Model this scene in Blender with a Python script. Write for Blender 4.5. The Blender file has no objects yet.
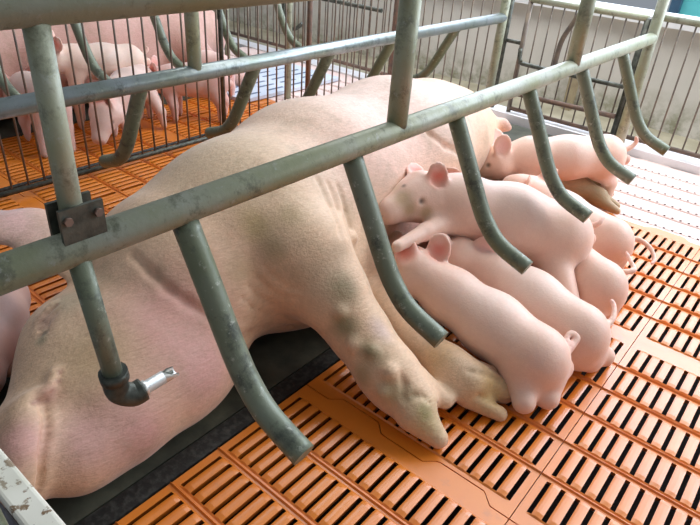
import bpy, math, random
import numpy as np
from mathutils import Vector, Matrix

random.seed(4); rng = np.random.default_rng(4)
scene = bpy.context.scene
COL = scene.collection

# ------------------------------------------------------------------ camera
# world: +Y runs along the crate (tail end of the sow), +X to the walkway, Z up, metres
FPX = 601.0
CAM = np.array([.4957, 0.0, .797])
def unit(v):
    v = np.array(v, float); return v / np.linalg.norm(v)
_Y = unit([566, -320, FPX]); _D = np.array([-80, 988, FPX]); _D = _D - _Y * np.dot(_D, _Y)
_Z = -unit(_D); _X = np.cross(_Y, _Z); ROT = np.array([_X, _Y, _Z])
def at(px, py, x=None, y=None, z=None):
    """point on the real plane X=x, Y=y or Z=z seen in this direction"""
    r = ROT @ np.array([px - 350.0, py - 262.5, FPX])
    k = (x - CAM[0]) / r[0] if x is not None else (y - CAM[1]) / r[1] if y is not None else (z - CAM[2]) / r[2]
    return CAM + k * r
cd = bpy.data.cameras.new('camera'); co = bpy.data.objects.new('camera', cd); COL.objects.link(co)
m = Matrix.Identity(4)
for i in range(3):
    m[i][0] = ROT[i, 0]; m[i][1] = -ROT[i, 1]; m[i][2] = -ROT[i, 2]; m[i][3] = CAM[i]
co.matrix_world = m
cd.sensor_width = 36; cd.lens = FPX / 700 * 36; cd.clip_start = .02; cd.clip_end = 60
scene.camera = co

# ------------------------------------------------------------------ light
w = bpy.data.worlds.new('world'); scene.world = w; w.use_nodes = True
bg = w.node_tree.nodes['Background']; bg.inputs[0].default_value = (.80, .88, 1, 1); bg.inputs[1].default_value = .33
def area(name, loc, target, sx, sy, power, col):
    l = bpy.data.lights.new(name, 'AREA'); l.shape = 'RECTANGLE'; l.size = sx; l.size_y = sy; l.energy = power; l.color = col
    o = bpy.data.objects.new(name, l); COL.objects.link(o); o.location = loc
    o.rotation_euler = (Vector(target) - Vector(loc)).to_track_quat('-Z', 'Y').to_euler(); return o
area('daylight_rear_opening', (.4, 3.7, 1.65), (.1, 1.2, .3), 5.0, 1.4, 185, (.74, .84, 1))
area('rear_wall_fill', (.1, 2.2, 2.3), (.0, 2.8, .2), 4.0, .8, 78, (.97, .98, 1))  # unseen overhead fill, added to brighten the rear wall and floor
area('daylight_side_opening', (3.4, 2.3, 2.0), (0, 1.2, .1), 3.5, 1.4, 26, (.97, .98, 1))
scene.view_settings.view_transform = 'Standard'; scene.view_settings.look = 'None'
scene.view_settings.exposure = 0.0; scene.view_settings.gamma = 1.0

# ------------------------------------------------------------------ helpers
def tag(o, label=None, cat=None, group=None, kind=None):
    if label: o['label'] = label
    if cat: o['category'] = cat
    if group: o['group'] = group
    if kind: o['kind'] = kind
    return o
def thing(name, label, cat, loc=(0, 0, 0), group=None):
    o = bpy.data.objects.new(name, None); COL.objects.link(o); o.location = loc; o.empty_display_size = .05
    return tag(o, label, cat, group)
def obj(name, mesh, mat, parent=None, smooth=False):
    o = bpy.data.objects.new(name, mesh); COL.objects.link(o)
    if mat and not mesh.materials: mesh.materials.append(mat)
    if smooth: mesh.polygons.foreach_set('use_smooth', [True] * len(mesh.polygons))
    if parent:
        o.parent = parent
        p = parent; off = Vector((0, 0, 0))
        while p: off += p.location; p = p.parent
        o.location = -off
    return o
class MB:
    def __init__(s): s.v = []; s.f = []
    def box(s, a, b):
        n = len(s.v)
        s.v += [(x, y, z) for z in (a[2], b[2]) for y in (a[1], b[1]) for x in (a[0], b[0])]
        s.f += [tuple(n + i for i in q) for q in ((0, 2, 3, 1), (4, 5, 7, 6), (0, 1, 5, 4), (2, 6, 7, 3), (0, 4, 6, 2), (1, 3, 7, 5))]
        return s
    def tube(s, pts, r, seg=16, cap=True):
        pts = [Vector(p) for p in pts]; rs = r if isinstance(r, (list, tuple)) else [r] * len(pts)
        t = (pts[1] - pts[0]).normalized(); u = t.orthogonal().normalized(); n0 = len(s.v)
        for i, p in enumerate(pts):
            if i == 0: tt = t
            elif i == len(pts) - 1: tt = (pts[i] - pts[i - 1]).normalized()
            else: tt = ((pts[i + 1] - p).normalized() + (p - pts[i - 1]).normalized()).normalized()
            u = (u - tt * u.dot(tt)).normalized(); v = tt.cross(u)
            for k in range(seg):
                a = 2 * math.pi * k / seg
                s.v.append(tuple(p + (u * math.cos(a) + v * math.sin(a)) * rs[i]))
        for i in range(len(pts) - 1):
            for k in range(seg):
                a = n0 + i * seg + k; b = n0 + i * seg + (k + 1) % seg
                s.f.append((a, b, b + seg, a + seg))
        if cap:
            s.f.append(tuple(n0 + k for k in range(seg))[::-1]); s.f.append(tuple(n0 + (len(pts) - 1) * seg + k for k in range(seg)))
        return s
    def mesh(s, name='m'):
        me = bpy.data.meshes.new(name); me.from_pydata(s.v, [], s.f); me.update(); return me
def curve(pts, n=8):
    """Catmull-Rom through the points"""
    P = [np.array(p, float) for p in pts]; P = [2 * P[0] - P[1]] + P + [2 * P[-1] - P[-2]]; out = []
    for i in range(1, len(P) - 2):
        for j in range(n):
            t = j / n; a, b, c, d = P[i - 1:i + 3]
            out.append(.5 * ((2 * b) + (c - a) * t + (2 * a - 5 * b + 4 * c - d) * t * t + (-a + 3 * b - 3 * c + d) * t ** 3))
    out.append(P[-2]); return [tuple(p) for p in out]
def smooth_tube(name, pts, r, mat, parent, seg=16):
    me = MB().tube(pts, r, seg).mesh(name); o = obj(name, me, mat, parent, True)
    # keep the cut ends crisp
    for p in me.polygons:
        if len(p.vertices) > 4: p.use_smooth = False
    return o

# ------------------------------------------------------------------ materials
def new_mat(name):
    mt = bpy.data.materials.new(name); mt.use_nodes = True; nt = mt.node_tree
    return mt, nt, nt.nodes['Principled BSDF']
def noise(nt, scale, detail=4, rough=.55, stretch=None, dist=0):
    tc = nt.nodes.new('ShaderNodeTexCoord'); mp = nt.nodes.new('ShaderNodeMapping'); nz = nt.nodes.new('ShaderNodeTexNoise')
    nt.links.new(tc.outputs['Object'], mp.inputs[0]); nt.links.new(mp.outputs[0], nz.inputs['Vector'])
    if stretch: mp.inputs['Scale'].default_value = stretch
    nz.inputs['Scale'].default_value = scale; nz.inputs['Detail'].default_value = detail; nz.inputs['Roughness'].default_value = rough
    nz.inputs['Distortion'].default_value = dist
    return nz.outputs[0]
def ramp(nt, fac, stops):
    r = nt.nodes.new('ShaderNodeValToRGB'); nt.links.new(fac, r.inputs[0])
    while len(r.color_ramp.elements) < len(stops): r.color_ramp.elements.new(.5)
    for e, (p, c) in zip(r.color_ramp.elements, stops):
        e.position = p; e.color = (*c, 1) if len(c) == 3 else c
    return r.outputs[0]
def mixc(nt, fac, a, b, mode='MIX'):
    n = nt.nodes.new('ShaderNodeMix'); n.data_type = 'RGBA'; n.blend_type = mode
    for inp, v in ((n.inputs[0], fac), (n.inputs[6], a), (n.inputs[7], b)):
        if isinstance(v, (int, float)): inp.default_value = v
        elif isinstance(v, tuple): inp.default_value = (*v, 1)
        else: nt.links.new(v, inp)
    return n.outputs[2]
def bump(nt, b, h, strength=.3, dist=.01, chain=None):
    n = nt.nodes.new('ShaderNodeBump'); n.inputs['Strength'].default_value = strength; n.inputs['Distance'].default_value = dist
    nt.links.new(h, n.inputs['Height'])
    if chain: nt.links.new(chain, n.inputs['Normal'])
    nt.links.new(n.outputs[0], b.inputs['Normal']); return n.outputs[0]
def simple(name, c1, c2, scale=20, rough=.6, metal=0, bs=.2, bd=.003, lo=.35, hi=.65, stretch=None):
    mt, nt, b = new_mat(name); n = noise(nt, scale, stretch=stretch)
    nt.links.new(ramp(nt, n, [(lo, c1), (hi, c2)]), b.inputs['Base Color'])
    b.inputs['Roughness'].default_value = rough; b.inputs['Metallic'].default_value = metal
    if bs: bump(nt, b, n, bs, bd)
    return mt
def pipe_material(name, base, algae, dark, metal=.35, rough=.42):
    mt, nt, b = new_mat(name)
    n1 = noise(nt, 9, 5, .6); n2 = noise(nt, 70, 5, .7); n3 = noise(nt, 28, 6, .75)
    c = mixc(nt, ramp(nt, n1, [(.35, (0, 0, 0)), (.62, (1, 1, 1))]), base, algae)
    c = mixc(nt, ramp(nt, n3, [(.52, (0, 0, 0)), (.66, (1, 1, 1))]), c, dark)
    c = mixc(nt, ramp(nt, n2, [(.60, (0, 0, 0)), (.68, (.75, .75, .75))]), c, (.42, .44, .36))
    nt.links.new(c, b.inputs['Base Color']); b.inputs['Metallic'].default_value = metal; b.inputs['Roughness'].default_value = rough
    bump(nt, b, n2, .35, .002); return mt
M = {}
M['pipe'] = pipe_material('crate_pipe', (.38, .395, .31), (.31, .33, .20), (.17, .18, .12), .12, .42)
M['bumper'] = pipe_material('finger_pipe', (.19, .215, .155), (.145, .17, .10), (.07, .08, .06), .12, .42)
M['zinc'] = pipe_material('zinc_pipe', (.33, .37, .38), (.24, .28, .24), (.14, .16, .15), .6, .32)
M['rod'] = simple('fence_rod', (.14, .12, .10), (.24, .19, .14), 30, .6, .4)
M['rustrail'] = simple('rusty_rail', (.13, .10, .08), (.22, .13, .09), 30, .75, .2)
M['fitting'] = simple('fitting', (.045, .05, .04), (.11, .115, .09), 60, .5, .5, .5, .002)
M['steel'] = simple('polished_nipple', (.62, .62, .57), (.8, .8, .74), 40, .34, .55, .1)
M['hole'] = simple('pit', (.006, .005, .004), (.015, .012, .01), 20, .9)
M['rubber'] = simple('rubber_mat', (.034, .035, .023), (.085, .085, .055), 14, .75, 0, .6, .004)
M['rubber2'] = simple('strip_edge', (.012, .012, .010), (.06, .06, .05), 90, .6, 0, .6, .002, .45, .75)
M['wall'] = simple('concrete_wall', (.42, .39, .34), (.56, .52, .46), 3, .85, 0, .3, .004)
M['cap'] = simple('white_ledge', (.75, .76, .76), (.85, .86, .85), 5, .6)
M['curb'] = simple('pale_curb', (.72, .70, .70), (.82, .80, .80), 8, .5)
M['yard'] = simple('passage_floor', (.30, .27, .19), (.45, .41, .3), 6, .85)
M['teal'] = simple('teal_panel', (.08, .42, .45), (.12, .5, .52), 5, .5)
M['navy'] = simple('navy_rail', (.02, .05, .10), (.03, .08, .14), 5, .4)
M['matblue'] = simple('pale_mat', (.55, .62, .72), (.65, .70, .78), 8, .5)
M['slotblue'] = simple('mat_slot', (.10, .14, .22), (.14, .18, .26), 8, .6)
M['timber'] = simple('timber', (.30, .24, .15), (.42, .35, .22), 15, .8)

# trough paint: cream with rust
mt, nt, b = new_mat('trough_paint')
c = mixc(nt, ramp(nt, noise(nt, 75, 5, .6), [(.54, (0, 0, 0)), (.60, (1, 1, 1))]), (.86, .83, .70), (.22, .13, .06))
c = mixc(nt, ramp(nt, noise(nt, 12, 3), [(.45, (0, 0, 0)), (.7, (.5, .5, .5))]), c, (.62, .60, .46))
nt.links.new(c, b.inputs['Base Color']); b.inputs['Roughness'].default_value = .55; M['trough'] = mt
M['zincsheet'] = simple('trough_sheet', (.10, .10, .12), (.32, .31, .32), 25, .6, .3, .4, .003)

# orange plastic
mt, nt, b = new_mat('orange_plastic')
n = noise(nt, 7, 5, .6); n2 = noise(nt, 130, 3)
c = ramp(nt, n, [(.3, (.68, .178, .010)), (.7, (.78, .228, .016))])
c = mixc(nt, ramp(nt, noise(nt, 16, 6, .7), [(.58, (0, 0, 0)), (.75, (.6, .6, .6))]), c, (.44, .14, .045))
nt.links.new(c, b.inputs['Base Color']); b.inputs['Roughness'].default_value = .40
b.inputs['Coat Weight'].default_value = .7; b.inputs['Coat Roughness'].default_value = .30
bump(nt, b, n2, .12, .001); M['orange'] = mt
M['glaretile'] = simple('orange_plastic_glare', (.80, .60, .54), (.86, .68, .62), 9, .4)  # rear tile row: washed-out glare on orange plastic, put into the colour

# skin: colour attribute (the animal's own colouring) with fine hair and dirt texture
def skin(name, rough=.55, hair=.25, dirt=.35, sss=.12, dcol=(.30, .22, .12), bscale=260, speck=.3, hcol=(.40, .25, .16)):
    mt, nt, b = new_mat(name)
    a = nt.nodes.new('ShaderNodeVertexColor'); a.layer_name = 'Col'
    n1 = noise(nt, 9, 6, .68); n2 = noise(nt, bscale, 2, .6, stretch=(1, .3, 1)); n3 = noise(nt, 30, 4)
    c = mixc(nt, ramp(nt, n3, [(.3, (0, 0, 0)), (.75, (.30, .30, .30))]), a.outputs[0], (.95, .80, .74), 'MULTIPLY')
    f = nt.nodes.new('ShaderNodeMath'); f.operation = 'MULTIPLY'; nt.links.new(ramp(nt, n1, [(.5, (0, 0, 0)), (.72, (1, 1, 1))]), f.inputs[0])
    f.inputs[1].default_value = dirt; c = mixc(nt, f.outputs[0], c, dcol)
    nh = noise(nt, bscale * .55, 3, .6, stretch=(1, .28, 1), dist=.4)
    c = mixc(nt, ramp(nt, nh, [(.32, (speck, speck, speck)), (.62, (0, 0, 0))]), c, hcol)
    nt.links.new(c, b.inputs['Base Color']); b.inputs['Roughness'].default_value = rough
    b.inputs['Subsurface Weight'].default_value = sss; b.inputs['Subsurface Radius'].default_value = (.012, .005, .003); b.inputs['Subsurface Scale'].default_value = 1
    b.inputs['Sheen Weight'].default_value = .25; b.inputs['Sheen Roughness'].default_value = .4
    nn = bump(nt, b, n2, hair, .0015); bump(nt, b, n3, .18, .006, nn)
    return mt
M['sow'] = skin('sow_skin', .6, .9, .5, .05, speck=.26)
M['piglet'] = skin('piglet_skin', .5, .25, .10, .15, (.55, .38, .26), 420, .12, (.55, .30, .25))

# ------------------------------------------------------------------ implicit body mesher
class Body:
    """one continuous surface grown from blended rounded cones and ellipsoids"""
    def __init__(s, color): s.p = []; s.paint = []; s.base = np.array(color)
    def cone(s, a, b, ra, rb, k=.03, scale=(1, 1, 1), op='+'):
        s.p.append(('c', np.array(a, float), np.array(b, float), ra, rb, k, np.array(scale, float), op)); return s
    def ell(s, c, r, axes=None, k=.03, op='+'):
        ax = np.eye(3) if axes is None else np.array([unit(v) for v in axes])
        s.p.append(('e', np.array(c, float), ax, np.array(r, float), None, k, None, op)); return s
    def chain(s, pts, k=.03, op='+', scale=(1, 1, 1)):
        for (a, ra), (b, rb) in zip(pts[:-1], pts[1:]): s.cone(a, b, ra, rb, k, scale, op)
        return s
    def dab(s, c, r, col, amt=1.0): s.paint.append((np.array(c, float), r, np.array(col), amt)); return s
    def hit(s, px, py, inset=0.0, far=3.2):
        """where the line of sight through this pixel first meets the body surface"""
        d = ROT @ np.array([px - 350.0, py - 262.5, FPX]); d /= np.linalg.norm(d)
        ts = np.arange(.25, far, .002); P_ = CAM + ts[:, None] * d; D = np.full(len(ts), .3)
        for q in s.p:
            if q[-1] != '+': continue
            e = s._d(q, P_); k = q[5]; hh = np.clip(.5 + .5 * (D - e) / k, 0, 1); D = D + (e - D) * hh - k * hh * (1 - hh)
        i = np.argmax(D < 0) if (D < 0).any() else np.argmin(D)
        return P_[i] + d * inset
    def groove(s, pix, r=.003, k=.008, depth=0.0): return s.chain([(s.hit(x, y, depth), r) for x, y in pix], k, op='-')
    def ridge(s, pix, r=.006, k=.012): return s.chain([(s.hit(x, y, .002), r) for x, y in pix], k)
    def _d(s, q, p):
        if q[0] == 'c':
            _, a, b, ra, rb, k, sc, op = q
            pp = p / sc; a = a / sc; b = b / sc; ba = b - a; L = max(ba @ ba, 1e-9)
            h = np.clip(((pp - a) @ ba) / L, 0, 1)
            return (np.linalg.norm(pp - a - h[..., None] * ba, axis=-1) - (ra + (rb - ra) * h)) * sc.min()
        _, c, ax, r, _, k, _, op = q
        l = (p - c) @ ax.T; k0 = np.linalg.norm(l / r, axis=-1); k1 = np.linalg.norm(l / r ** 2, axis=-1) + 1e-9
        return k0 * (k0 - 1) / k1
    def _bb(s, q):
        if q[0] == 'c':
            R = np.array(q[6]) * max(q[3], q[4]); return np.minimum(q[1], q[2]) - R, np.maximum(q[1], q[2]) + R
        R = np.abs(q[2]).T @ q[3]; return q[1] - R, q[1] + R
    def mesh(s, name, h, floor=None, it=2):
        bbs = [s._bb(q) for q in s.p if q[-1] == '+']
        lo = np.min([b[0] for b in bbs], 0) - 3 * h; hi = np.max([b[1] for b in bbs], 0) + 3 * h
        if floor is not None: lo[2] = floor - 2 * h
        n = np.ceil((hi - lo) / h).astype(int) + 1
        ax = [lo[i] + h * np.arange(n[i]) for i in range(3)]
        D = np.full(n, .2, np.float32)
        for q in s.p:
            k = q[5]; a, b = s._bb(q); mg = k + 3 * h
            i0 = np.clip(np.floor((a - mg - lo) / h).astype(int), 0, n - 1); i1 = np.clip(np.ceil((b + mg - lo) / h).astype(int) + 1, 1, n)
            sl = tuple(slice(i0[i], i1[i]) for i in range(3))
            if any(i1[i] <= i0[i] for i in range(3)): continue
            g = np.stack(np.meshgrid(ax[0][sl[0]], ax[1][sl[1]], ax[2][sl[2]], indexing='ij'), -1)
            d = s._d(q, g); e = D[sl]
            if q[-1] == '+':
                hh = np.clip(.5 + .5 * (e - d) / k, 0, 1); D[sl] = e + (d - e) * hh - k * hh * (1 - hh)
            else:
                d = -d; hh = np.clip(.5 - .5 * (e - d) / k, 0, 1); D[sl] = e + (d - e) * hh + k * hh * (1 - hh)
        if floor is not None:
            zz = floor - ax[2][None, None, :]; D = np.maximum(D, zz.astype(np.float32))
        S = D < 0
        c8 = [S[i:n[0] - 1 + i, j:n[1] - 1 + j, k:n[2] - 1 + k] for i in (0, 1) for j in (0, 1) for k in (0, 1)]
        cnt = sum(c.astype(np.int8) for c in c8); act = (cnt > 0) & (cnt < 8)
        I = np.argwhere(act); idx = np.full(act.shape, -1, np.int64); idx[act] = np.arange(len(I))
        acc = np.zeros((len(I), 3)); num = np.zeros(len(I)); cr = [(i, j, k) for i in (0, 1) for j in (0, 1) for k in (0, 1)]
        for a in cr:
            for t in range(3):
                if a[t]: continue
                b = list(a); b[t] = 1
                va = D[I[:, 0] + a[0], I[:, 1] + a[1], I[:, 2] + a[2]]; vb = D[I[:, 0] + b[0], I[:, 1] + b[1], I[:, 2] + b[2]]
                mk = (va < 0) != (vb < 0); f = np.where(mk, va / np.where(mk, va - vb, 1), 0)
                pt = np.tile(np.array(a, float), (len(I), 1)); pt[:, t] += f
                acc += pt * mk[:, None]; num += mk
        V = lo + h * (I + acc / num[:, None]); F = []
        for t in range(3):
            u, v = (t + 1) % 3, (t + 2) % 3
            s0 = [slice(None)] * 3; s1 = [slice(None)] * 3; s0[t] = slice(0, -1); s1[t] = slice(1, None)
            A = S[tuple(s0)]; B = S[tuple(s1)]; E_ = np.argwhere(A != B)
            E_ = E_[(E_[:, u] > 0) & (E_[:, v] > 0) & (E_[:, u] < n[u] - 1) & (E_[:, v] < n[v] - 1)]
            ins = A[E_[:, 0], E_[:, 1], E_[:, 2]]
            def cell(du, dv):
                c = E_.copy(); c[:, u] += du; c[:, v] += dv; return idx[c[:, 0], c[:, 1], c[:, 2]]
            Q = np.stack([cell(-1, -1), cell(0, -1), cell(0, 0), cell(-1, 0)], 1)
            Q[~ins] = Q[~ins][:, ::-1]; F.append(Q)
        F = np.concatenate(F); F = F[(F >= 0).all(1)]
        for _ in range(it):
            A_ = np.zeros_like(V); N_ = np.zeros(len(V))
            for i in range(4):
                a, b = F[:, i], F[:, (i + 1) % 4]
                for c in range(3): A_[:, c] += np.bincount(a, V[b, c], len(V)) + np.bincount(b, V[a, c], len(V))
                N_ += np.bincount(a, minlength=len(V)) + np.bincount(b, minlength=len(V))
            V = .5 * V + .5 * A_ / np.maximum(N_, 1)[:, None]
        me = bpy.data.meshes.new(name); me.vertices.add(len(V)); me.vertices.foreach_set('co', V.ravel())
        me.loops.add(F.size); me.loops.foreach_set('vertex_index', F.ravel()); me.polygons.add(len(F))
        me.polygons.foreach_set('loop_start', np.arange(0, F.size, 4)); me.polygons.foreach_set('loop_total', np.full(len(F), 4))
        me.update(calc_edges=True); me.validate()
        me.polygons.foreach_set('use_smooth', np.ones(len(me.polygons), bool))
        C = np.tile(s.base, (len(V), 1))
        for c, r, col, amt in s.paint:
            r_ = np.array(r, float); d = np.linalg.norm((V - c) / r_, axis=1); wt = amt * np.clip(1.35 - d, 0, 1) ** 1.3; wt = np.clip(wt, 0, 1)
            C = C * (1 - wt[:, None]) + col * wt[:, None]
        at_ = me.color_attributes.new('Col', 'FLOAT_COLOR', 'POINT')
        at_.data.foreach_set('color', np.concatenate([C, np.ones((len(V), 1))], 1).ravel())
        return me

# ================================================================== setting
def struct(name, mesh, mat, smooth=False): return tag(obj(name, mesh, mat, None, smooth), kind='structure')
# one moulded floor tile 0.429 x 0.614, shared mesh
TW, TL, PX = .4285, .6145, .0245
def zig(x):
    x = x % TW; return .019 * (np.clip((x - .057) / .02, 0, 1) - np.clip((x - .16) / .02, 0, 1) + np.clip((x - .267) / .02, 0, 1) - np.clip((x - .375) / .02, 0, 1))
def tile_mesh(fine=False):
    xs = [.0008]; sl = []
    ns = 17; x0 = (TW - (ns - 1) * PX) / 2
    for i in range(ns):
        c = x0 + i * PX; hw = .0039 if not fine else .0036
        a = c - hw; b = c + hw
        if i: xs += [a - .0118, a - .0075, a - .003]
        sl.append((len(xs), len(xs) + 1)); xs += [a, b, ]
        if i < ns - 1: xs += [b + .003]
    xs.append(TW - .0008)
    xs = np.array(sorted(xs)); slx = set(np.searchsorted(xs, x0 + i * PX) - 1 for i in range(ns))
    ys = [.0012]; rows = []
    nr = 6
    for j in range(nr):
        a = .031 + j * .0945; b = a + (.077 if not fine else .012)
        ys += [a - .0105, a - .0085, a - .0065, a - .003, a]; rows.append((a, b)); ys += [a + .008, b - .008, b] if not fine else [a + .004, b - .004, b]
        ys += [b + .003]
    ys.append(TL - .0012); ys = np.array(sorted(ys)); 
    def inrow(y): 
        for a, b in rows:
            if a - 1e-6 <= y <= b + 1e-6: return (a, b)
    V = []; F = []
    nx, ny = len(xs), len(ys)
    for j, y in enumerate(ys):
        for i, x in enumerate(xs):
            z = -.0025
            ph = ((x - x0) / PX) % 1.0; dome = math.sin(math.pi * ph) ** .6 if 0 < ph < 1 else 0
            r = inrow(y)
            if r and x0 < x < TW - x0:
                e = min(y - r[0], r[1] - y) / (.008 if not fine else .004); z = -.0025 + .0050 * dome * min(1, .6 + .4 * e)
            elif any(abs(y - (a - .0085)) < 1e-5 for a, b in rows[1:]): z = .0012
            yy = y + float(zig(np.array(x))) * (1 if (y < .02 or y > TL - .02) else 0)
            V.append((x, yy, z))
    def slot(i, j):
        ym = (ys[j] + ys[j + 1]) / 2; return i in slx and any(a < ym < b for a, b in rows)
    edge = {}
    for j in range(ny - 1):
        for i in range(nx - 1):
            if slot(i, j): continue
            q = [j * nx + i, j * nx + i + 1, (j + 1) * nx + i + 1, (j + 1) * nx + i]; F.append(tuple(q))
            for a, b in zip(q, q[1:] + q[:1]):
                if (b, a) in edge: del edge[(b, a)]
                else: edge[(a, b)] = 1
    low = {}
    for a, b in edge:
        for v in (a, b):
            if v not in low:
                low[v] = len(V); x_, y_ = V[v][0], V[v][1]
                if .004 < x_ < TW - .004 and .02 < y_ < TL - .008:      # T-section bars: the slots widen downwards
                    sx = x0 + round((x_ - x0) / PX) * PX; x_ = sx + (x_ - sx) * 1.9
                    rr_ = min(rows, key=lambda q: abs((q[0] + q[1]) / 2 - y_))
                    if abs(y_ - rr_[0]) < 1e-5: y_ -= .007
                    if abs(y_ - rr_[1]) < 1e-5: y_ += .007
                V.append((x_, y_, -.014))
        F.append((b, a, low[a], low[b]))
    me = bpy.data.meshes.new('slatted_tile'); me.from_pydata(V, [], F); me.update(); return me
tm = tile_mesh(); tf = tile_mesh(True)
tm.materials.append(M['orange']); tf.materials.append(M['glaretile'])
YS = [.0275 - TL, .0275, .642, 1.2535, 1.865]
XS_R = [-.077, .3515, .780]; XS_L = [-.602 - TW * (k + 1) for k in range(4)]
for X in XS_R + XS_L:
    for j, Y in enumerate(YS):
        if X in XS_R and X > .7 and j < 1: continue
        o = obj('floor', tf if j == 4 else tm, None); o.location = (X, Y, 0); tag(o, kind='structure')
struct('floor', MB().box((-4, -1.2, -.22), (3, 2.40, -.20)).mesh(), M['hole'])
struct('floor', MB().box((-2.2, -.6, -.01), (-1.66, 2.0, .006)).mesh(), M['rubber'])
o = struct('floor', MB().box((-.60, -.6, -.03), (-.118, 2.46, -.002)).mesh(), M['rubber'])
o = struct('trim_1', MB().box((-.114, -.6, -.03), (-.080, 2.46, -.001)).mesh(), M['rubber2'])
struct('trim_2', MB().box((-.70, 2.485, -.1), (1.4, 2.58, .028)).mesh(), M['curb'])
struct('trim_3', MB().box((-4, 2.485, -.1), (-.70, 2.58, .004)).mesh(), M['curb'])
struct('floor', MB().box((-4, 2.58, -.1), (1.8, 3.02, -.02)).mesh(), M['yard'])
mw, ntw, bw = new_mat('wall_with_moss')
cw = ramp(ntw, noise(ntw, 2.5, 5), [(.3, (.56, .53, .47)), (.7, (.70, .67, .61))])
tcn = ntw.nodes.new('ShaderNodeTexCoord'); sp = ntw.nodes.new('ShaderNodeSeparateXYZ'); ntw.links.new(tcn.outputs['Object'], sp.inputs[0])
mr = ntw.nodes.new('ShaderNodeMapRange'); ntw.links.new(sp.outputs[2], mr.inputs[0]); mr.inputs[1].default_value = .16; mr.inputs[2].default_value = 0; mr.inputs[3].default_value = 0; mr.inputs[4].default_value = .9
mm = ntw.nodes.new('ShaderNodeMath'); mm.operation = 'MULTIPLY'; ntw.links.new(mr.outputs[0], mm.inputs[0]); ntw.links.new(ramp(ntw, noise(ntw, 9, 6, .7), [(.42, (0, 0, 0)), (.6, (1, 1, 1))]), mm.inputs[1])
ntw.links.new(mixc(ntw, mm.outputs[0], cw, (.20, .20, .10)), bw.inputs['Base Color']); bw.inputs['Roughness'].default_value = .85
struct('wall_rear', MB().box((-4, 3.0, -.1), (1.8, 3.12, .415)).mesh(), mw)
struct('trim_4', MB().box((-4, 2.96, .415), (1.8, 3.20, .448)).mesh(), M['cap'])
struct('floor', MB().box((-4, 3.12, -.12), (3, 6, -.1)).mesh(), M['yard'])
struct('wall_left', MB().box((-4.1, -1.2, -.1), (-4, 3.2, .9)).mesh(), M['wall'])

# ================================================================== crates
RZ, TOPZ, FZ = .499, .712, .455
def finger_pts(x, y, s, z0=.482):
    prof = [(0, 0), (.037, -.068), (.074, -.137), (.098, -.172), (.130, -.200), (.188, -.222)]
    return curve([(x + s * a, y, z0 + b) for a, b in prof], 6)
def crate(xn, xf, y0, y1, label, near_fingers, far_fingers, near_posts, far_posts, top=True):
    t = thing('farrowing_crate', label, 'crate', ((xn + xf) / 2, (y0 + y1) / 2, 0))
    smooth_tube('rail', [(xn, y0, RZ), (xn, y1, RZ)], .0172, M['pipe'], t, 24)
    smooth_tube('rail', [(xf, y0, FZ), (xf, y1 + .17, FZ)], .0172, M['zinc'], t, 24)
    if top:
        smooth_tube('rail', [(xn, y0, TOPZ), (xn, y1, TOPZ)], .0172, M['pipe'], t, 24)
        smooth_tube('rail', [(xf, y0, TOPZ), (xf, y1 + .17, TOPZ)], .0172, M['zinc'], t, 24)
    for y in near_fingers: smooth_tube('finger', finger_pts(xn, y, 1), .0152, M['bumper'], t)
    for y in far_fingers: smooth_tube('finger', finger_pts(xf, y, -1, FZ), .0152, M['bumper'], t)
    for x, ya, za, yb, zb, r in near_posts + far_posts:
        smooth_tube('post', [(x, ya, za), (x, yb, zb)], r, M['pipe'], t)
    return t
c1 = crate(0, -.57, -.26, 2.03, 'greenish galvanised farrowing crate of curved fingers around the big sow', [.066, .346, .633, .916, 1.205, 1.495, 1.79],
      [.10, .38, .67, .975, 1.24, 1.52, 1.88], [(0, .226, RZ, .226, TOPZ, .0104), (0, .735, RZ, .735, TOPZ, .0158), (0, 1.42, RZ, 1.42, TOPZ, .0165), (0, 2.035, 0, 2.035, TOPZ, .0165), (0, -.26, 0, -.26, TOPZ, .0165)],
      [(-.57, .80, FZ, .80, TOPZ, .0150), (-.57, 2.20, 0, 2.20, TOPZ, .0165), (-.57, -.26, 0, -.26, TOPZ, .0165)])
# bolted clamp on the near rail
mb = MB().box((.0085, .2085, .500), (.0125, .2505, .545)).box((-.0125, .2085, .500), (-.0085, .2505, .545))
cl = obj('clamp', mb.mesh(), M['fitting'], c1)
for yy in (.215, .244):
    smooth_tube('bolt', [(.0125, yy, .534), (.016, yy, .534)], .0042, M['rustrail'], c1, 6)
c2 = crate(-1.42, -2.02, .1, 1.93, 'grey farrowing crate of the neighbouring pen beyond the rod partition', [.42, .70, .975, 1.255, 1.53, 1.83], [], [(-1.42, 1.94, 0, 1.94, TOPZ, .014)], [(-2.02, 2.1, 0, 2.1, TOPZ, .014)])

# drinker hanging from the near rail
t = thing('drinker', 'pipe drinker with bright steel nipple hanging over the sow\'s cheek', 'drinker', (0, .228, .30))
smooth_tube('pipe', [(.004, .222, .49), (.006, .236, .322)], .0105, M['bumper'], t)
smooth_tube('elbow', curve([(.006, .235, .335), (.006, .237, .312), (.012, .250, .302), (.014, .262, .303)], 5), .0138, M['fitting'], t)
el = smooth_tube('collar', [(.006, .2345, .342), (.006, .2355, .330)], .0155, M['fitting'], t)
def nip(a, u): return tuple(np.array((.014, .262, .303)) + np.array(u) * a)
nd = unit([.10, .96, .12])
me = MB()
me.tube([nip(-.002, nd), nip(.004, nd), nip(.0045, nd), nip(.026, nd)], [.0095, .0095, .0078, .0078], 20)
nz = obj('nipple', me.mesh(), M['steel'], t, True); nz['label'] = 'bright steel nipple'
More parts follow.
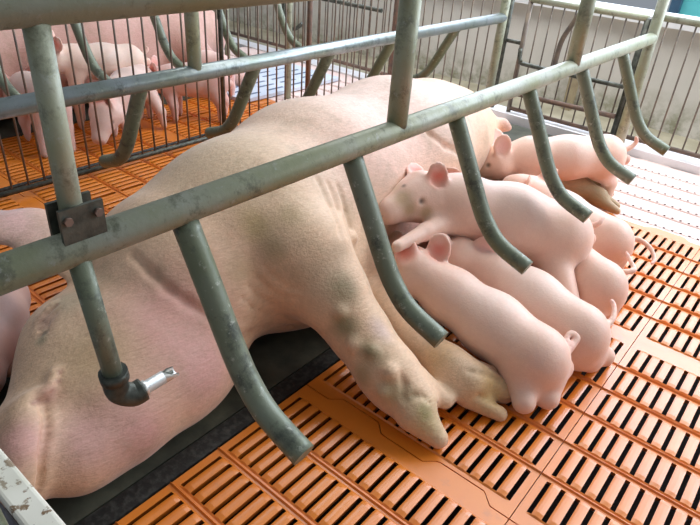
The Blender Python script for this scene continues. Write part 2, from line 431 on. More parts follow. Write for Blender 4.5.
# the scooped mouth: half tube
V = []; F = []
side = unit(np.cross(nd, [0, 0, 1])); upv = np.cross(side, nd); n_ = 12
for rr in (.0078, .0062):
    for a, cut in ((.026, 0), (.034, 1), (.042, 2)):
        for k in range(n_ + 1):
            ang = math.pi * (-.02 if cut else -.5) + 0
            span = {0: 2 * math.pi, 1: 1.25 * math.pi, 2: 1.0 * math.pi}[cut]; th = -math.pi / 2 - span / 2 + span * k / n_
            V.append(tuple(np.array(nip(a, nd)) + rr * (side * math.cos(th) + upv * math.sin(th))))
for q in (0, 1):
    for r_ in (0, 1):
        for k in range(n_):
            a = q * 3 * (n_ + 1) + r_ * (n_ + 1) + k; F.append((a, a + 1, a + n_ + 2, a + n_ + 1) if q == 0 else (a, a + n_ + 1, a + n_ + 2, a + 1))
o_ = 3 * (n_ + 1)
for k in range(n_): a = 2 * (n_ + 1) + k; F.append((a, a + 1, a + 1 + o_, a + o_))
me = bpy.data.meshes.new('lip'); me.from_pydata(V, [], F); me.update(); obj('lip', me, M['steel'], nz, True)
obj('pin', MB().tube([nip(.024, nd), nip(.038, nd)], .0025, 10).mesh(), M['fitting'], nz, True)

# ------------------------------------------------------------------ rod partitions
def rods(t, pts, r=.0032):
    for a, b in pts: obj('rod', MB().tube([a, b], r, 8).mesh(), M['rod'], t, True)
FX = -1.19
t = thing('rod_partition', 'long partition of thin upright rods behind the far crate rail', 'fence', (FX, 1.1, 0))
rods(t, [((FX, y, .03), (FX, y, .70)) for y in np.arange(.10, 2.49, .0468)])
smooth_tube('rail', [(FX, .05, .022), (FX, 2.49, .022)], .008, M['fitting'], t)
smooth_tube('rail', [(FX, .05, .70), (FX, 2.49, .70)], .010, M['fitting'], t)
smooth_tube('post', [(FX, 2.40, 0), (FX, 2.40, .72)], .016, M['rustrail'], t)
smooth_tube('post', [(FX, 1.38, 0), (FX, 1.38, .72)], .008, M['fitting'], t)
smooth_tube('post', [(FX, 1.82, 0), (FX, 1.82, .72)], .010, M['rustrail'], t)
smooth_tube('rail', [(FX - .07, .05, .004), (FX - .07, 1.5, .004)], .006, M['rubber2'], t)
GY = 2.52
def panel(name, x0, x1, z0, z1, label, step=.0485, post=True, railm='rustrail', gap=()):
    t = thing(name, label, 'fence' if 'partition' in name else 'gate', ((x0 + x1) / 2, GY, 0))
    rods(t, [((x, GY, z0), (x, GY, z1)) for x in np.arange(x0 + step, x1 - .01, step)])
    smooth_tube('rail', [(x0, GY, z0), (x1, GY, z0)], .009, M[railm], t)
    smooth_tube('rail', [(x0, GY, z1), (x1, GY, z1)], .012, M['pipe'], t)
    if post:
        smooth_tube('post', [(x0, GY, .0), (x0, GY, z1)], .010, M['rod'], t); smooth_tube('post', [(x1, GY, .0), (x1, GY, z1)], .012, M['fitting'], t)
    return t
panel('rear_partition', -.13, 1.3, .055, .502, 'rod partition at the right, in front of the pale wall')
g = panel('pen_gate', -.615, -.15, .045, .492, 'narrow rod gate with cross tubes behind the last piglet')
smooth_tube('cross_tube', curve([(-.615, GY - .01, .30), (-.60, GY - .02, .255), (-.55, GY - .02, .243), (-.16, GY - .02, .243)], 4), .0085, M['fitting'], g)
smooth_tube('cross_tube', [(-.60, GY - .015, .115), (-.16, GY - .015, .125)], .010, M['rustrail'], g)
smooth_tube('latch', curve([(-.385, GY - .03, .492), (-.41, GY - .03, .44), (-.44, GY - .03, .36), (-.445, GY - .03, .25)], 5), .010, M['rod'], g)
smooth_tube('hinge', [(-.70, GY, .32), (-.615, GY, .32)], .008, M['fitting'], g)
panel('rear_partition', -1.17, -.70, .045, .60, 'rod partition behind the sow\'s rump, left of the gate')
g = panel('rear_partition', -2.6, -1.21, .045, .62, 'far left rod partition behind the pale blue mat')
smooth_tube('cross_tube', [(-2.1, GY - .02, .34), (-1.35, GY - .02, .34)], .010, M['fitting'], g)
smooth_tube('latch', curve([(-2.0, GY - .03, .40), (-2.0, GY - .03, .2), (-1.93, GY - .03, .16), (-1.86, GY - .03, .2)], 4), .010, M['fitting'], g)
# things beyond the wall
t = thing('railing', 'teal and navy railing beyond the pale wall, top right corner', 'railing', (.4, 3.9, 0))
obj('sheet', MB().box((-.4, 3.9, -.1), (1.6, 3.94, .62)).mesh(), M['teal'], t)
for zz in (.64, .74): obj('rail', MB().box((-.45, 3.86, zz), (1.6, 3.9, zz + .04)).mesh(), M['navy'], t)
for xx in (-.4, .1, .6, 1.1): obj('upright', MB().box((xx, 3.84, -.1), (xx + .05, 3.88, .8)).mesh(), M['navy'], t)
tag(obj('timber_peg', MB().box((-.53, 2.94, -.02), (-.49, 2.98, .20)).mesh(), M['timber']), 'short pale wooden stake seen through the rod gate', 'stake')

# mat on the neighbour's floor
t = thing('creep_mat', 'pale blue slotted mat lying on the floor beyond the rods', 'mat', (-1.6, 2.1, 0))
obj('board', MB().box((-1.86, 1.72, .003), (-1.47, 2.36, .018)).mesh(), M['matblue'], t)
mb = MB()
for i in range(6):
    for j in range(4): mb.box((-1.83 + i * .061, 1.76 + j * .145, .0175), (-1.815 + i * .061, 1.86 + j * .145, .0187))
obj('slots', mb.mesh(), M['slotblue'], t)

# ------------------------------------------------------------------ trough, bottom left corner
t = thing('feed_trough', 'cream painted rusty steel trough rim below the sow\'s snout', 'trough', (-.2, .0, 0))
yr, zr = .131, .25
me = MB(); prof = [(yr - .030, zr - .010), (yr - .026, zr), (yr - .004, zr + .002), (yr + .002, zr - .006), (yr + .001, zr - .014)]
me.box((-.50, yr - .030, zr - .012), (.16, yr, zr)); ob = obj('rim', me.mesh(), M['trough'], t)
bm = ob.modifiers.new('bevel', 'BEVEL'); bm.width = .005; bm.segments = 3
V = [(-.50, yr - .03, zr - .01), (.16, yr - .03, zr - .01), (.16, yr - .07, .06), (-.50, yr - .07, .06), (.16, yr - .22, .06), (-.50, yr - .22, .06), (.16, yr - .28, zr), (-.50, yr - .28, zr)]
me = bpy.data.meshes.new('bowl'); me.from_pydata(V, [], [(0, 1, 2, 3), (3, 2, 4, 5), (5, 4, 6, 7), (1, 6, 4, 2), (0, 3, 5, 7)]); me.update()
ob = obj('bowl', me, M['zincsheet'], t); so = ob.modifiers.new('s', 'SOLIDIFY'); so.thickness = .003
for x in (-.48, .14): obj('leg', MB().box((x - .012, yr - .075, 0), (x + .012, yr - .05, .24)).mesh(), M['trough'], t)

# ================================================================== the sow
TAN = (.76, .52, .33); PINK = (.72, .35, .29); DIRT = (.34, .27, .14); PALE = (.80, .66, .56)
S = Body(TAN)
# trunk (scaled cones: wider across the crate than it is high)
sc = (1.10, 1, .98)
S.chain([((-.345, .575, .160), .168), ((-.360, .74, .182), .176), ((-.390, .98, .200), .193), ((-.405, 1.32, .200), .192), ((-.432, 1.55, .180), .164), ((-.45, 1.70, .155), .130)], .06, scale=sc)
S.ell((-.33, .76, .20), (.18, .20, .165), k=.06)
S.ell((-.26, .80, .12), (.155, .18, .12), k=.05)           # brisket
S.chain([((-.26, .95, .08), .075), ((-.24, 1.25, .08), .085), ((-.28, 1.42, .08), .07)], .05)   # udder
# neck and head
S.chain([((-.30, .56, .140), .130), ((-.275, .42, .110), .122)], .05)
S.ell((-.245, .36, .100), (.125, .14, .105), k=.05)
S.ell((-.325, .355, .115), (.098, .105, .098), k=.035)        # skull
S.ell((-.21, .44, .075), (.100, .13, .085), k=.05)        # jowl
S.ell((-.185, .31, .075), (.080, .085, .080), k=.04)
S.chain([((-.27, .30, .10), .085), ((-.205, .20, .092), .058), ((-.185, .168, .088), .050)], .035)
S.ell((-.165, .245, .070), (.058, .062, .062), k=.03)     # lower jaw
S.ell((-.18, .165, .09), (.052, .03, .05), k=.015)
# upper ear lying back over the neck and the lower one pressed to the floor
S.chain([((-.40, .42, .19), .020), ((-.47, .40, .235), .026), ((-.56, .375, .25), .030), ((-.66, .36, .235), .016)], .02, scale=(1, 1.7, .55))
S.chain([((-.41, .33, .06), .022), ((-.47, .30, .035), .026), ((-.53, .27, .03), .016)], .02, scale=(1, 1.6, .5))
# upper foreleg
U = lambda px, py, z: at(px, py, z=z)
S.chain([(U(268, 215, .235), .115), (U(300, 255, .215), .092), (U(330, 292, .165), .066), (U(360, 333, .112), .050), (U(384, 368, .080), .047), (U(398, 385, .062), .043), (U(416, 404, .048), .041)], .035)
S.ell(U(392, 372, .080), (.036, .036, .036), k=.02)
S.cone(U(416, 414, .045), U(438, 438, .020), .035, .018, .010); S.cone(U(416, 384, .062), U(445, 401, .040), .032, .015, .006)
S.cone(U(400, 398, .035), U(412, 410, .02), .016, .01, .01)
S.cone(U(398, 378, .06), U(412, 388, .05), .016, .008, .01)
# lower foreleg
S.chain([(U(352, 275, .085), .060), (U(382, 305, .070), .042), (U(415, 340, .055), .036), (U(448, 368, .050), .038), (U(468, 382, .048), .041)], .03)
S.cone(U(480, 382, .042), U(504, 392, .024), .033, .022, .010); S.cone(U(470, 396, .032), U(500, 414, .015), .024, .014, .008)
S.cone(U(470, 366, .058), U(494, 370, .048), .014, .008, .012)
# hind end: thighs, hocks, feet stretched out to the right
S.ell((-.430, 1.66, .165), (.145, .18, .145), k=.05)
S.chain([((-.41, 1.68, .12), .10), ((-.29, 1.74, .085), .060), ((-.14, 1.82, .060), .038), ((-.04, 1.86, .055), .032), ((.03, 1.87, .042), .030)], .03)
S.cone((.03, 1.865, .036), (.098, 1.865, .018), .024, .012, .012); S.cone((.02, 1.895, .036), (.085, 1.905, .018), .022, .011, .01)
S.chain([((-.40, 1.76, .07), .060), ((-.19, 1.93, .050), .036), ((-.08, 1.99, .045), .030), ((-.03, 2.0, .04), .028)], .03)
S.cone((-.03, 1.99, .03), (.035, 1.99, .018), .022, .012, .01); S.cone((-.04, 2.015, .03), (.02, 2.03, .018), .022, .011, .01)
S.chain([((-.34, 1.78, .20), .026), ((-.315, 1.815, .195), .018), ((-.30, 1.835, .185), .011)], .02)
S.chain([((-.43, 1.84, .16), .014), ((-.42, 1.90, .12), .008), ((-.40, 1.92, .06), .006)], .012)
# mouth, eye, folds: laid on the finished surface
S.ridge([(33, 400), (40, 395), (47, 396)], .010, .008); S.ridge([(50, 391), (55, 384), (56, 374)], .010, .009); S.ridge([(47, 407), (48, 411)], .004, .006)
S.chain([(S.hit(x, y, .010), .016) for x, y in ((26, 412), (27, 432), (22, 455), (17, 478))], .030)
S.groove([(60, 372), (59, 382), (52, 394), (44, 403)], .0036, .005); S.groove([(44, 403), (47, 425), (43, 455), (37, 495)], .0070, .0035)
S.groove([(33, 404), (40, 401), (46, 403)], .003, .005); S.groove([(63, 385), (58, 394), (50, 402)], .002, .006)
S.ridge([(37, 332), (39, 320), (46, 310), (54, 304)], .0055, .008)
S.groove([(40, 336), (41, 322), (48, 312), (57, 305)], .003, .005); S.groove([(34, 330), (35, 318), (42, 307), (52, 300)], .003, .006)
S.groove([(46, 332), (47, 324), (53, 315), (60, 309)], .002, .006)
S.groove([(133, 255), (150, 272), (168, 289), (186, 302), (203, 313)], .0030, .014)
S.groove([(205, 313), (220, 325), (232, 340)], .0020, .012)
for q in range(4):
    S.groove([(240 + 8 * q, 296 - 10 * q), (252 + 8 * q, 308 - 10 * q), (268 + 7 * q, 315 - 9 * q), (290 + 4 * q, 314 - 8 * q)], .0012, .006)
S.groove([(228, 345), (250, 335), (290, 328), (312, 330)], .004, .014)
for q in range(3): S.groove([(318 + 10 * q, 180 + 3 * q), (330 + 8 * q, 205 + 3 * q), (340 + 6 * q, 235)], .002, .012)
S.groove([(418, 124), (430, 134), (445, 146), (458, 152), (470, 158)], .0045, .012)
S.chain([(U(424, 403, .072), .006), (U(436, 408, .050), .008), (U(450, 417, .030), .010)], .006, op='-'); S.groove([(478, 396), (495, 402), (508, 402)], .004, .006)
S.groove([(405, 402), (414, 396), (424, 396)], .002, .008); S.groove([(398, 372), (404, 384), (402, 396)], .0025, .010)
S.groove([(470, 372), (484, 374), (500, 380)], .003, .008)
for (px, py, rr) in ((354, 345, .012), (372, 352, .010), (390, 372, .012), (340, 312, .010), (383, 392, .009)): S.ell(S.hit(px, py, .002), (rr, rr, rr), k=.014)
S.ell(S.hit(352, 238, .0), (.012, .012, .012), k=.012)
# colouring
def HP(px, py): return S.hit(px, py)
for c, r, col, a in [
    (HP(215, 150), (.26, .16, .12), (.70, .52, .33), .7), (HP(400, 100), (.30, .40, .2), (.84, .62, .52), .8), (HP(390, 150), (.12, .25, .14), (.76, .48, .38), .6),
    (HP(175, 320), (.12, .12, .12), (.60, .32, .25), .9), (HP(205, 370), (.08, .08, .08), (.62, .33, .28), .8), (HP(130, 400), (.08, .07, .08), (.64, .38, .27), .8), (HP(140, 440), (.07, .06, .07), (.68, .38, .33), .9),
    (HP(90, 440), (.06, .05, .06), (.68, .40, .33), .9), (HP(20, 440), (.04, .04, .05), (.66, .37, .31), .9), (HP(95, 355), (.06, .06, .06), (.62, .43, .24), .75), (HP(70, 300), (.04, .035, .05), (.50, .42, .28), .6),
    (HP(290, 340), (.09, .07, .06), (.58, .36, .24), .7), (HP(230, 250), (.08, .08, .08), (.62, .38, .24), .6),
    (HP(255, 225), (.045, .030, .04), (.44, .32, .13), .6), (HP(290, 215), (.03, .03, .03), (.44, .32, .15), .5), (HP(275, 250), (.03, .02, .03), (.42, .30, .14), .5), (HP(240, 270), (.03, .03, .03), (.42, .30, .14), .4),
    (HP(325, 280), (.06, .06, .06), (.50, .40, .27), .5), (HP(345, 290), (.035, .030, .035), (.27, .23, .12), .7), (HP(345, 325), (.030, .022, .03), (.22, .19, .08), .75), (HP(372, 350), (.030, .022, .03), (.24, .20, .09), .75),
    (HP(362, 375), (.025, .02, .03), (.30, .26, .13), .55), (HP(392, 392), (.03, .025, .03), (.38, .31, .16), .7), (HP(430, 420), (.045, .04, .04), (.50, .40, .19), .7), (HP(425, 412), (.018, .014, .018), (.27, .24, .08), .7), (HP(380, 330), (.03, .02, .03), (.66, .48, .42), .6),
    (HP(440, 352), (.04, .05, .05), (.60, .38, .19), .8), (HP(490, 392), (.05, .05, .05), (.56, .38, .16), .9), (HP(490, 372), (.02, .014, .02), (.40, .28, .14), .6), (HP(410, 395), (.02, .02, .02), (.42, .36, .20), .5),
    (HP(340, 250), (.02, .04, .03), (.40, .28, .16), .5), (HP(350, 215), (.03, .03, .03), (.56, .40, .24), .5), (HP(430, 135), (.04, .03, .03), (.50, .32, .2), .5),
    ((.0, 1.87, .04), (.14, .09, .1), (.34, .25, .12), .95), ((-.0, 2.0, .04), (.12, .08, .1), (.36, .27, .14), .9), ((-.28, 1.74, .10), (.08, .08, .06), (.42, .28, .16), .8),
    ((-.31, 1.82, .19), (.04, .04, .05), (.72, .36, .32), .8), ((-.19, 1.25, .1), (.12, .45, .11), (.74, .44, .37), .8), ((-.57, .375, .24), (.14, .08, .1), (.72, .45, .40), .9), ((-.48, .30, .04), (.1, .08, .05), (.55, .25, .22), .9),
    (HP(50, 395), (.022, .02, .02), (.58, .32, .23), .8), (HP(46, 320), (.025, .022, .02), (.50, .30, .22), .7), (HP(44, 333), (.006, .008, .008), (.12, .10, .07), .9), (HP(42, 340), (.012, .012, .012), (.30, .26, .16), .7)]:
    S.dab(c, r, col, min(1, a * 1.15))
for px, py in [(60, 372), (59, 381), (54, 391), (47, 400), (45, 409), (46, 418), (47, 426), (46, 434), (45, 442), (44, 450), (42, 458), (41, 467), (39, 476), (38, 485), (37, 493), (38, 401), (33, 404)]:
    S.dab(S.hit(px, py, .003), .0062, (.36, .17, .12), .75)       # dark lip margin
for px, py in [(40, 335), (40, 328), (42, 321), (46, 314), (52, 309), (57, 305)]:
    S.dab(S.hit(px, py, .002), .0050, (.34, .19, .13), .75)       # lash line
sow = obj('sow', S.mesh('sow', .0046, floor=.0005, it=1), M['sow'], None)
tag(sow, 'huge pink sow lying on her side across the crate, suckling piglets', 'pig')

# ================================================================== piglets
PB = (.81, .55, .43)
def piglet(name_label, nose, head, sh, mid, hip, legs, tail, up=(0, 0, 1), ears=(1, 1), fat=1.0, ear_dir=None, ear_n=None, es=1.25, hs=1.12, group='piglets suckling at the sow', h=.0036, dirt=None, ear_col=(.78, .22, .16), base=PB):
    nose, head, sh, mid, hip = [np.array(v, float) for v in (nose, head, sh, mid, hip)]
    B = Body(base); f = unit(nose - head); up = unit(np.array(up) - f * np.dot(up, f)); side = np.cross(f, up)
    B.chain([(head, .040 * fat), (sh, .052 * fat), (mid, .060 * fat), (hip, .060 * fat)], .03)
    sp = unit(hip - sh)
    B.ell(hip + sp * .012 - np.array([0, 0, .006]), (.050 * fat, .048 * fat, .060 * fat), k=.03)
    B.chain([(head, .043 * hs), (head + f * .030, .034 * hs), (nose - f * .008, .0245 * hs)], .018)
    B.chain([(nose - f * .012, .0225 * hs), (nose - f * .002, .0205 * hs)], .006); B.ell(nose + f * .010 * hs, (.004, .019 * hs, .017 * hs), (f, side, up), k=.006)
    for sgn in (1, -1):                                            # cheeks
        B.ell(head + (side * sgn * .020 - up * .012) * hs, (.030 * hs, .030 * hs, .028 * hs), k=.02)
        ey = head + (f * .030 + side * sgn * .033 + up * .016) * hs; B.dab(ey, .0075, (.10, .07, .05), .95)
        B.ell(ey + side * sgn * .003, (.006,) * 3, k=.006, op='-')
        B.ell(nose + f * .019 + side * sgn * .007, (.004,) * 3, k=.003, op='-')
        if ears[0 if sgn > 0 else 1]:
            e0 = head + (-f * .012 + side * sgn * .030 + up * .026) * hs
            ed = unit(side * sgn * .65 + up * .65 - f * .45) if ear_dir is None else unit(np.array(ear_dir[0 if sgn > 0 else 1]))
            nq = f * .8 + side * sgn * .35 if ear_n is None else np.array(ear_n); nr = unit(np.cross(ed, np.cross(nq, ed)))   # open side faces forward/outward
            wd = np.cross(nr, ed); c = e0 + ed * .020 * es
            B.ell(c, (.0285 * es, .021 * es, .0065), (ed, wd, nr), k=.009)
            B.ell(c + nr * .0070 + ed * .001, (.0235 * es, .0165 * es, .0072), (ed, wd, nr), k=.003, op='-')
            B.dab(c + nr * .008, .021 * es, ear_col, .85); B.dab(c + ed * .02, .012, (.90, .62, .55), .5)
    for L in legs:
        pts = [(np.array(p, float), r) for p, r in L]; B.chain(pts[:2], .018); B.chain(pts[1:], .008)
        a, b_ = pts[-2][0], pts[-1][0]; d = unit(b_ - a); e = unit(np.cross(d, [0.3, .9, .1]))
        B.cone(b_ + e * .004, b_ + e * .006 + d * .012, .0085, .0055, .004); B.cone(b_ - e * .004, b_ - e * .006 + d * .012, .0085, .0055, .004)
        B.dab(b_ + d * .008, .016, (.70, .50, .36), .7)
    tc = curve(tail, 5); n = len(tc)
    B.chain([(p, .0068 - .0040 * i / n) for i, p in enumerate(tc)], .005)
    v_ = np.array(tail[0]) + sp * .010 - np.array([0, 0, .032]); B.ell(v_, (.013, .013, .017), k=.012); B.dab(v_ - np.array([0, 0, .008]), .020, (.80, .42, .35), .7)
    B.dab(tail[-1], .03, (.80, .48, .40), .6)
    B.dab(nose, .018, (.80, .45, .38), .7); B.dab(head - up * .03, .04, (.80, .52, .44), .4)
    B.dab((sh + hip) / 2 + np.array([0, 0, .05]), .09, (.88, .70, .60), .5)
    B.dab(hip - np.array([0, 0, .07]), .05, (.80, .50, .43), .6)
    for c, r, col, a in (dirt or []): B.dab(B.hit(*c) if len(c) == 2 else c, r, col, a)
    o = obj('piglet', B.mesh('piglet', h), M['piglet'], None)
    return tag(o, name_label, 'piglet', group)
def leg(a, b, c, r=(.030, .018, .011)): return [(a, r[0]), (b, r[1]), (c, r[2])]
V3 = lambda *a: np.array(a, float)

# 1 nearest the hooves
h_ = U(533, 356, .085)
piglet('nearest suckling piglet, lying beside the sow\'s front hooves with curled tail', (-.165, 1.03, .125), U(418, 272, .14), U(450, 295, .115), U(492, 325, .095), h_,
       [leg(h_ + V3(.0, -.03, -.03), U(524, 402, .035), U(527, 404, .012), (.038, .020, .011)), leg(h_ + V3(.03, .02, -.03), U(548, 398, .03), U(551, 400, .012), (.036, .020, .011)),
        leg(U(455, 310, .08), U(440, 300, .05), U(425, 296, .02)), leg(U(470, 290, .08), U(455, 275, .05), U(440, 268, .02))],
       [U(566, 352, .10), U(572, 345, .105), U(577, 338, .113), U(571, 333, .118), U(566, 340, .112), U(573, 348, .105)], fat=1.02, dirt=[((-.17, 1.03, .12), .05, (.55, .45, .20), .6)],
       ear_dir=((-.2, .35, .85), (-.5, .6, .5)), ear_n=(.35, -.9, .3))
# 2 second
h_ = U(575, 332, .085)
piglet('second suckling piglet, its flank against the nearest one, tail hooked up', (-.13, 1.20, .12), U(458, 258, .125), U(490, 272, .11), U(530, 300, .10), h_,
       [leg(h_ + V3(.0, -.03, -.03), U(590, 362, .03), U(592, 366, .012), (.036, .020, .011)), leg(h_ + V3(.03, .02, -.03), U(604, 356, .03), U(606, 360, .012), (.034, .020, .011)),
        leg(U(495, 290, .07), U(480, 285, .05), U(465, 280, .02)), leg(U(505, 268, .07), U(490, 262, .05), U(475, 258, .02))],
       [U(592, 324, .095), U(604, 326, .105), U(613, 318, .115), U(614, 306, .125), U(611, 300, .13)], fat=1.0, ear_col=(.72, .40, .38))
# 3 standing over the others
h_ = U(556, 236, .165)
piglet('upright suckling piglet astride the others, foreleg stretched against the udder', U(387, 212, .225), U(421, 196, .240), U(460, 205, .222), U(510, 218, .195), h_,
       [leg(h_ + V3(.01, -.035, -.03), (.225, 1.16, .06), (.235, 1.19, .012), (.042, .022, .012)), leg(h_ + V3(.02, .03, -.03), (.20, 1.26, .06), (.215, 1.28, .012), (.040, .022, .012)),
        leg(U(455, 218, .20), U(425, 232, .20), U(398, 246, .20), (.030, .0185, .012)), leg(U(470, 200, .16), (-.06, 1.16, .09), (-.10, 1.14, .03))],
       [U(590, 226, .185), U(593, 226, .19), U(599, 223, .20), U(604, 217, .21)], fat=1.26, dirt=[((402, 198), .026, (.46, .32, .17), .8), ((410, 209), .020, (.46, .32, .17), .8), ((426, 212), .018, (.46, .32, .17), .8), ((396, 187), .016, (.55, .44, .25), .5), ((404, 186), .006, (.16, .11, .08), .9)],
       ear_dir=((-.5, .7, .1), (-.30, .15, .9)), ear_n=(.6, -.7, .3), es=1.15, hs=1.25, ear_col=(.80, .15, .09))
# 4 and 5 beyond
h_ = U(597, 285, .085)
piglet('suckling piglet squeezed in third from the right, tail tip bent upward', (-.14, 1.37, .11), (-.08, 1.36, .11), (-.02, 1.355, .10), (.09, 1.34, .09), h_,
       [leg(h_ + V3(.0, -.03, -.03), h_ + V3(.03, -.05, -.06), h_ + V3(.035, -.05, -.073), (.034, .020, .011)), leg(h_ + V3(.03, .02, -.03), h_ + V3(.04, .01, -.06), h_ + V3(.045, .01, -.073), (.034, .020, .011)),
        leg((-.02, 1.32, .07), (-.05, 1.30, .04), (-.06, 1.30, .014)), leg((-.02, 1.39, .07), (-.05, 1.39, .04), (-.06, 1.39, .014))],
       [U(614, 273, .09), U(625, 272, .10), U(634, 270, .105), U(630, 260, .115), U(626, 252, .125)], fat=.98)
h_ = U(607, 240, .085)
piglet('rearmost lying suckling piglet with thin tail hanging over the slats', (-.15, 1.58, .11), (-.09, 1.57, .11), (-.03, 1.56, .10), (.03, 1.55, .09), h_,
       [leg(h_ + V3(.0, -.03, -.03), h_ + V3(.03, -.04, -.06), h_ + V3(.035, -.04, -.073), (.034, .020, .011)), leg(h_ + V3(.03, .02, -.03), h_ + V3(.04, .01, -.06), h_ + V3(.045, .01, -.073), (.034, .020, .011)),
        leg((-.03, 1.53, .07), (-.06, 1.51, .04), (-.07, 1.51, .014)), leg((-.03, 1.60, .07), (-.06, 1.60, .04), (-.07, 1.60, .014))],
       [U(627, 238, .09), U(640, 240, .095), U(651, 249, .085), U(654, 260, .07), U(651, 264, .066)], fat=.98)
# 6 standing at the back
piglet('standing piglet in profile at the rear, nosing the sow\'s hind end', (-.285, 1.60, .100), (-.235, 1.65, .138), (-.165, 1.72, .156), (-.08, 1.80, .157), (-.002, 1.895, .162),
       [leg((-.155, 1.70, .11), (-.140, 1.71, .06), (-.138, 1.715, .012), (.034, .019, .012)), leg((-.18, 1.77, .12), (-.18, 1.78, .06), (-.17, 1.78, .012), (.032, .019, .012)),
        leg((.005, 1.90, .12), (.035, 1.945, .07), (.045, 1.93, .012), (.042, .020, .012)), leg((-.02, 1.96, .12), (.01, 1.985, .07), (.02, 1.975, .012), (.040, .020, .012))],
       [(.050, 1.945, .185), (.062, 1.96, .200), (.066, 1.965, .215), (.060, 1.96, .228)], fat=1.06, group='piglets around the sow\'s hind end', dirt=[((-.27, 1.61, .10), .05, (.42, .30, .16), .8)],
       ear_dir=((-.3, .6, .6), (-.1, .0, .9)), ear_n=(.6, -.7, .2), es=1.35, ear_col=(.84, .52, .48))
# 7 half hidden between
piglet('half hidden piglet behind the upright one, only reddish ear and back showing', (-.265, 1.285, .145), (-.215, 1.31, .165), (-.17, 1.35, .135), (-.12, 1.41, .105), (-.07, 1.46, .090),
       [leg((-.17, 1.33, .10), (-.16, 1.32, .06), (-.15, 1.32, .014)), leg((-.18, 1.39, .10), (-.18, 1.40, .06), (-.17, 1.40, .014)), leg((-.06, 1.44, .07), (-.03, 1.44, .04), (-.02, 1.43, .014)), leg((-.08, 1.49, .07), (-.07, 1.51, .04), (-.06, 1.50, .014))],
       [(-.02, 1.49, .10), (-.005, 1.50, .11), (.0, 1.50, .12)], ear_col=(.80, .17, .11), fat=.92, es=1.4, ear_n=(.6, -.7, .3))
# 8 beside the sow's head
piglet('pale piglet lying against the sow\'s forehead at the left edge', (-.405, .135, .04), (-.455, .205, .065), (-.50, .25, .07), (-.56, .29, .07), (-.63, .33, .07),
       [leg((-.50, .30, .05), (-.47, .31, .03), (-.46, .31, .014)), leg((-.48, .22, .05), (-.47, .19, .03), (-.46, .18, .014)), leg((-.63, .25, .05), (-.64, .21, .03), (-.64, .20, .014)), leg((-.65, .32, .05), (-.67, .35, .03), (-.68, .35, .014))],
       [(-.69, .35, .08), (-.71, .35, .09), (-.72, .36, .10)], group=None, base=(.74, .47, .40), ear_dir=((.3, .6, .6), (-.6, .2, .6)), ear_n=(.6, -.6, .3), ear_col=(.45, .17, .15))

# ================================================================== the pen beyond the rods
NG = 'piglets in the neighbouring pen'
piglet('piglet seen from behind between the left rods, two hind legs apart', (-1.740, 0.895, 0.120), (-1.680, 0.895, 0.150), (-1.610, 0.890, 0.170), (-1.540, 0.885, 0.175), (-1.470, 0.880, 0.175),
       [leg((-1.450, 0.845, 0.140), (-1.440, 0.835, 0.080), (-1.425, 0.825, 0.014), (.036, .020, .014)), leg((-1.450, 0.915, 0.140), (-1.430, 0.915, 0.080), (-1.410, 0.910, 0.014), (.036, .020, .014)), leg((-1.600, 0.865, 0.130), (-1.600, 0.855, 0.070), (-1.600, 0.855, 0.014)), leg((-1.600, 0.925, 0.130), (-1.600, 0.925, 0.070), (-1.600, 0.925, 0.014))],
       [(-1.410, 0.880, 0.200), (-1.395, 0.875, 0.200), (-1.390, 0.870, 0.190)], group=NG, h=.005, base=(.76, .52, .45))
piglet('piglet with lowered head facing the rods, pink ear pricked', (-1.36, .985, .045), (-1.39, 1.035, .115), (-1.44, 1.12, .155), (-1.49, 1.19, .155), (-1.53, 1.26, .155),
       [leg((-1.42, 1.10, .12), (-1.38, 1.10, .06), (-1.37, 1.095, .014)), leg((-1.48, 1.14, .12), (-1.46, 1.10, .06), (-1.46, 1.10, .014)), leg((-1.48, 1.27, .12), (-1.43, 1.28, .06), (-1.42, 1.28, .014)), leg((-1.56, 1.28, .12), (-1.55, 1.31, .06), (-1.55, 1.31, .014))],
       [(-1.56, 1.32, .17), (-1.57, 1.34, .18), (-1.57, 1.34, .19)], group=NG, h=.005, up=(.3, -.3, .9), base=(.80, .58, .50), ear_col=(.78, .28, .2), ear_dir=((.3, .5, .7), (-.6, .1, .6)))
piglet('piglet in shadow beyond the rods, standing right of the post', (-1.60, 1.28, .13), (-1.56, 1.335, .145), (-1.50, 1.39, .15), (-1.45, 1.45, .15), (-1.40, 1.50, .15),
       [leg((-1.50, 1.37, .12), (-1.46, 1.36, .06), (-1.45, 1.355, .014)), leg((-1.53, 1.42, .12), (-1.52, 1.42, .06), (-1.51, 1.42, .014)), leg((-1.37, 1.48, .12), (-1.35, 1.50, .06), (-1.345, 1.49, .014)), leg((-1.42, 1.54, .12), (-1.40, 1.56, .06), (-1.40, 1.56, .014))],
       [(-1.36, 1.545, .17), (-1.35, 1.56, .18), (-1.35, 1.56, .19)], group=NG, h=.005, base=(.76, .50, .44))
piglet('long pale piglet standing high behind the lowered-head piglet', (-1.66, .95, .24), (-1.64, 1.01, .255), (-1.62, 1.08, .235), (-1.60, 1.17, .225), (-1.59, 1.26, .215),
       [leg((-1.60, 1.06, .19), (-1.60, 1.05, .10), (-1.60, 1.05, .014)), leg((-1.66, 1.09, .19), (-1.66, 1.09, .10), (-1.66, 1.09, .014)), leg((-1.57, 1.26, .18), (-1.57, 1.29, .10), (-1.57, 1.28, .014)), leg((-1.63, 1.28, .18), (-1.63, 1.31, .10), (-1.63, 1.30, .014))],
       [(-1.58, 1.33, .24), (-1.58, 1.345, .25), (-1.58, 1.345, .26)], group=NG, h=.005, base=(.84, .64, .52))
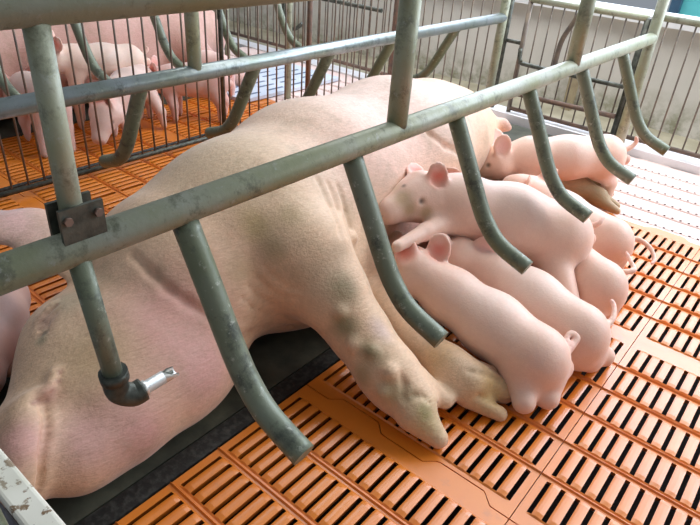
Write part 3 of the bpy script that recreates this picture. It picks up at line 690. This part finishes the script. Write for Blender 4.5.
piglet('rosy piglet rump beyond the rods beside the far crate finger', (-1.84, 1.66, .10), (-1.79, 1.67, .12), (-1.73, 1.68, .125), (-1.66, 1.69, .125), (-1.60, 1.70, .125),
       [leg((-1.58, 1.67, .10), (-1.56, 1.67, .05), (-1.555, 1.665, .014)), leg((-1.58, 1.73, .10), (-1.56, 1.73, .05), (-1.555, 1.73, .014)), leg((-1.73, 1.65, .10), (-1.73, 1.64, .05), (-1.73, 1.64, .014)), leg((-1.73, 1.71, .10), (-1.73, 1.72, .05), (-1.73, 1.72, .014))],
       [(-1.54, 1.70, .15), (-1.53, 1.71, .16), (-1.53, 1.71, .17)], group=NG, h=.005, base=(.80, .50, .44))
N = Body((.58, .34, .28))
N.chain([((-1.92, .0, .17), .13), ((-1.93, .35, .22), .19), ((-1.94, .8, .23), .21), ((-1.94, 1.25, .23), .21), ((-1.93, 1.65, .21), .18), ((-1.93, 1.85, .19), .13)], .06, scale=(1, 1, 1.05))
N.chain([((-1.93, 0, .15), .12), ((-1.90, -.2, .13), .09), ((-1.88, -.32, .10), .055)], .04)
N.chain([((-1.78, .3, .2), .09), ((-1.65, .38, .12), .05), ((-1.55, .42, .05), .035), ((-1.50, .43, .03), .025)], .03)
N.chain([((-1.80, 1.65, .2), .11), ((-1.72, 1.72, .12), .06), ((-1.68, 1.85, .05), .035), ((-1.64, 1.92, .03), .025)], .03)
N.chain([((-1.82, .6, .14), .10), ((-1.80, 1.1, .13), .10), ((-1.82, 1.45, .14), .09)], .05)
for y in (.6, .78, .96, 1.14, 1.32): N.ell((-1.715, y, .17), (.016, .010, .010), k=.012); N.dab((-1.715, y, .17), .03, (.62, .24, .2), .7)
N.chain([((-1.98, -.02, .28), .02), ((-2.02, .06, .34), .03), ((-2.06, .1, .35), .02)], .02)
N.dab((-1.8, .9, .1), (.15, .6, .1), (.62, .32, .26), .6)
tag(obj('sow', N.mesh('sow_neighbour', .011, floor=.0005), M['sow'], None), 'pink sow lying in the neighbouring crate behind the rods', 'pig')
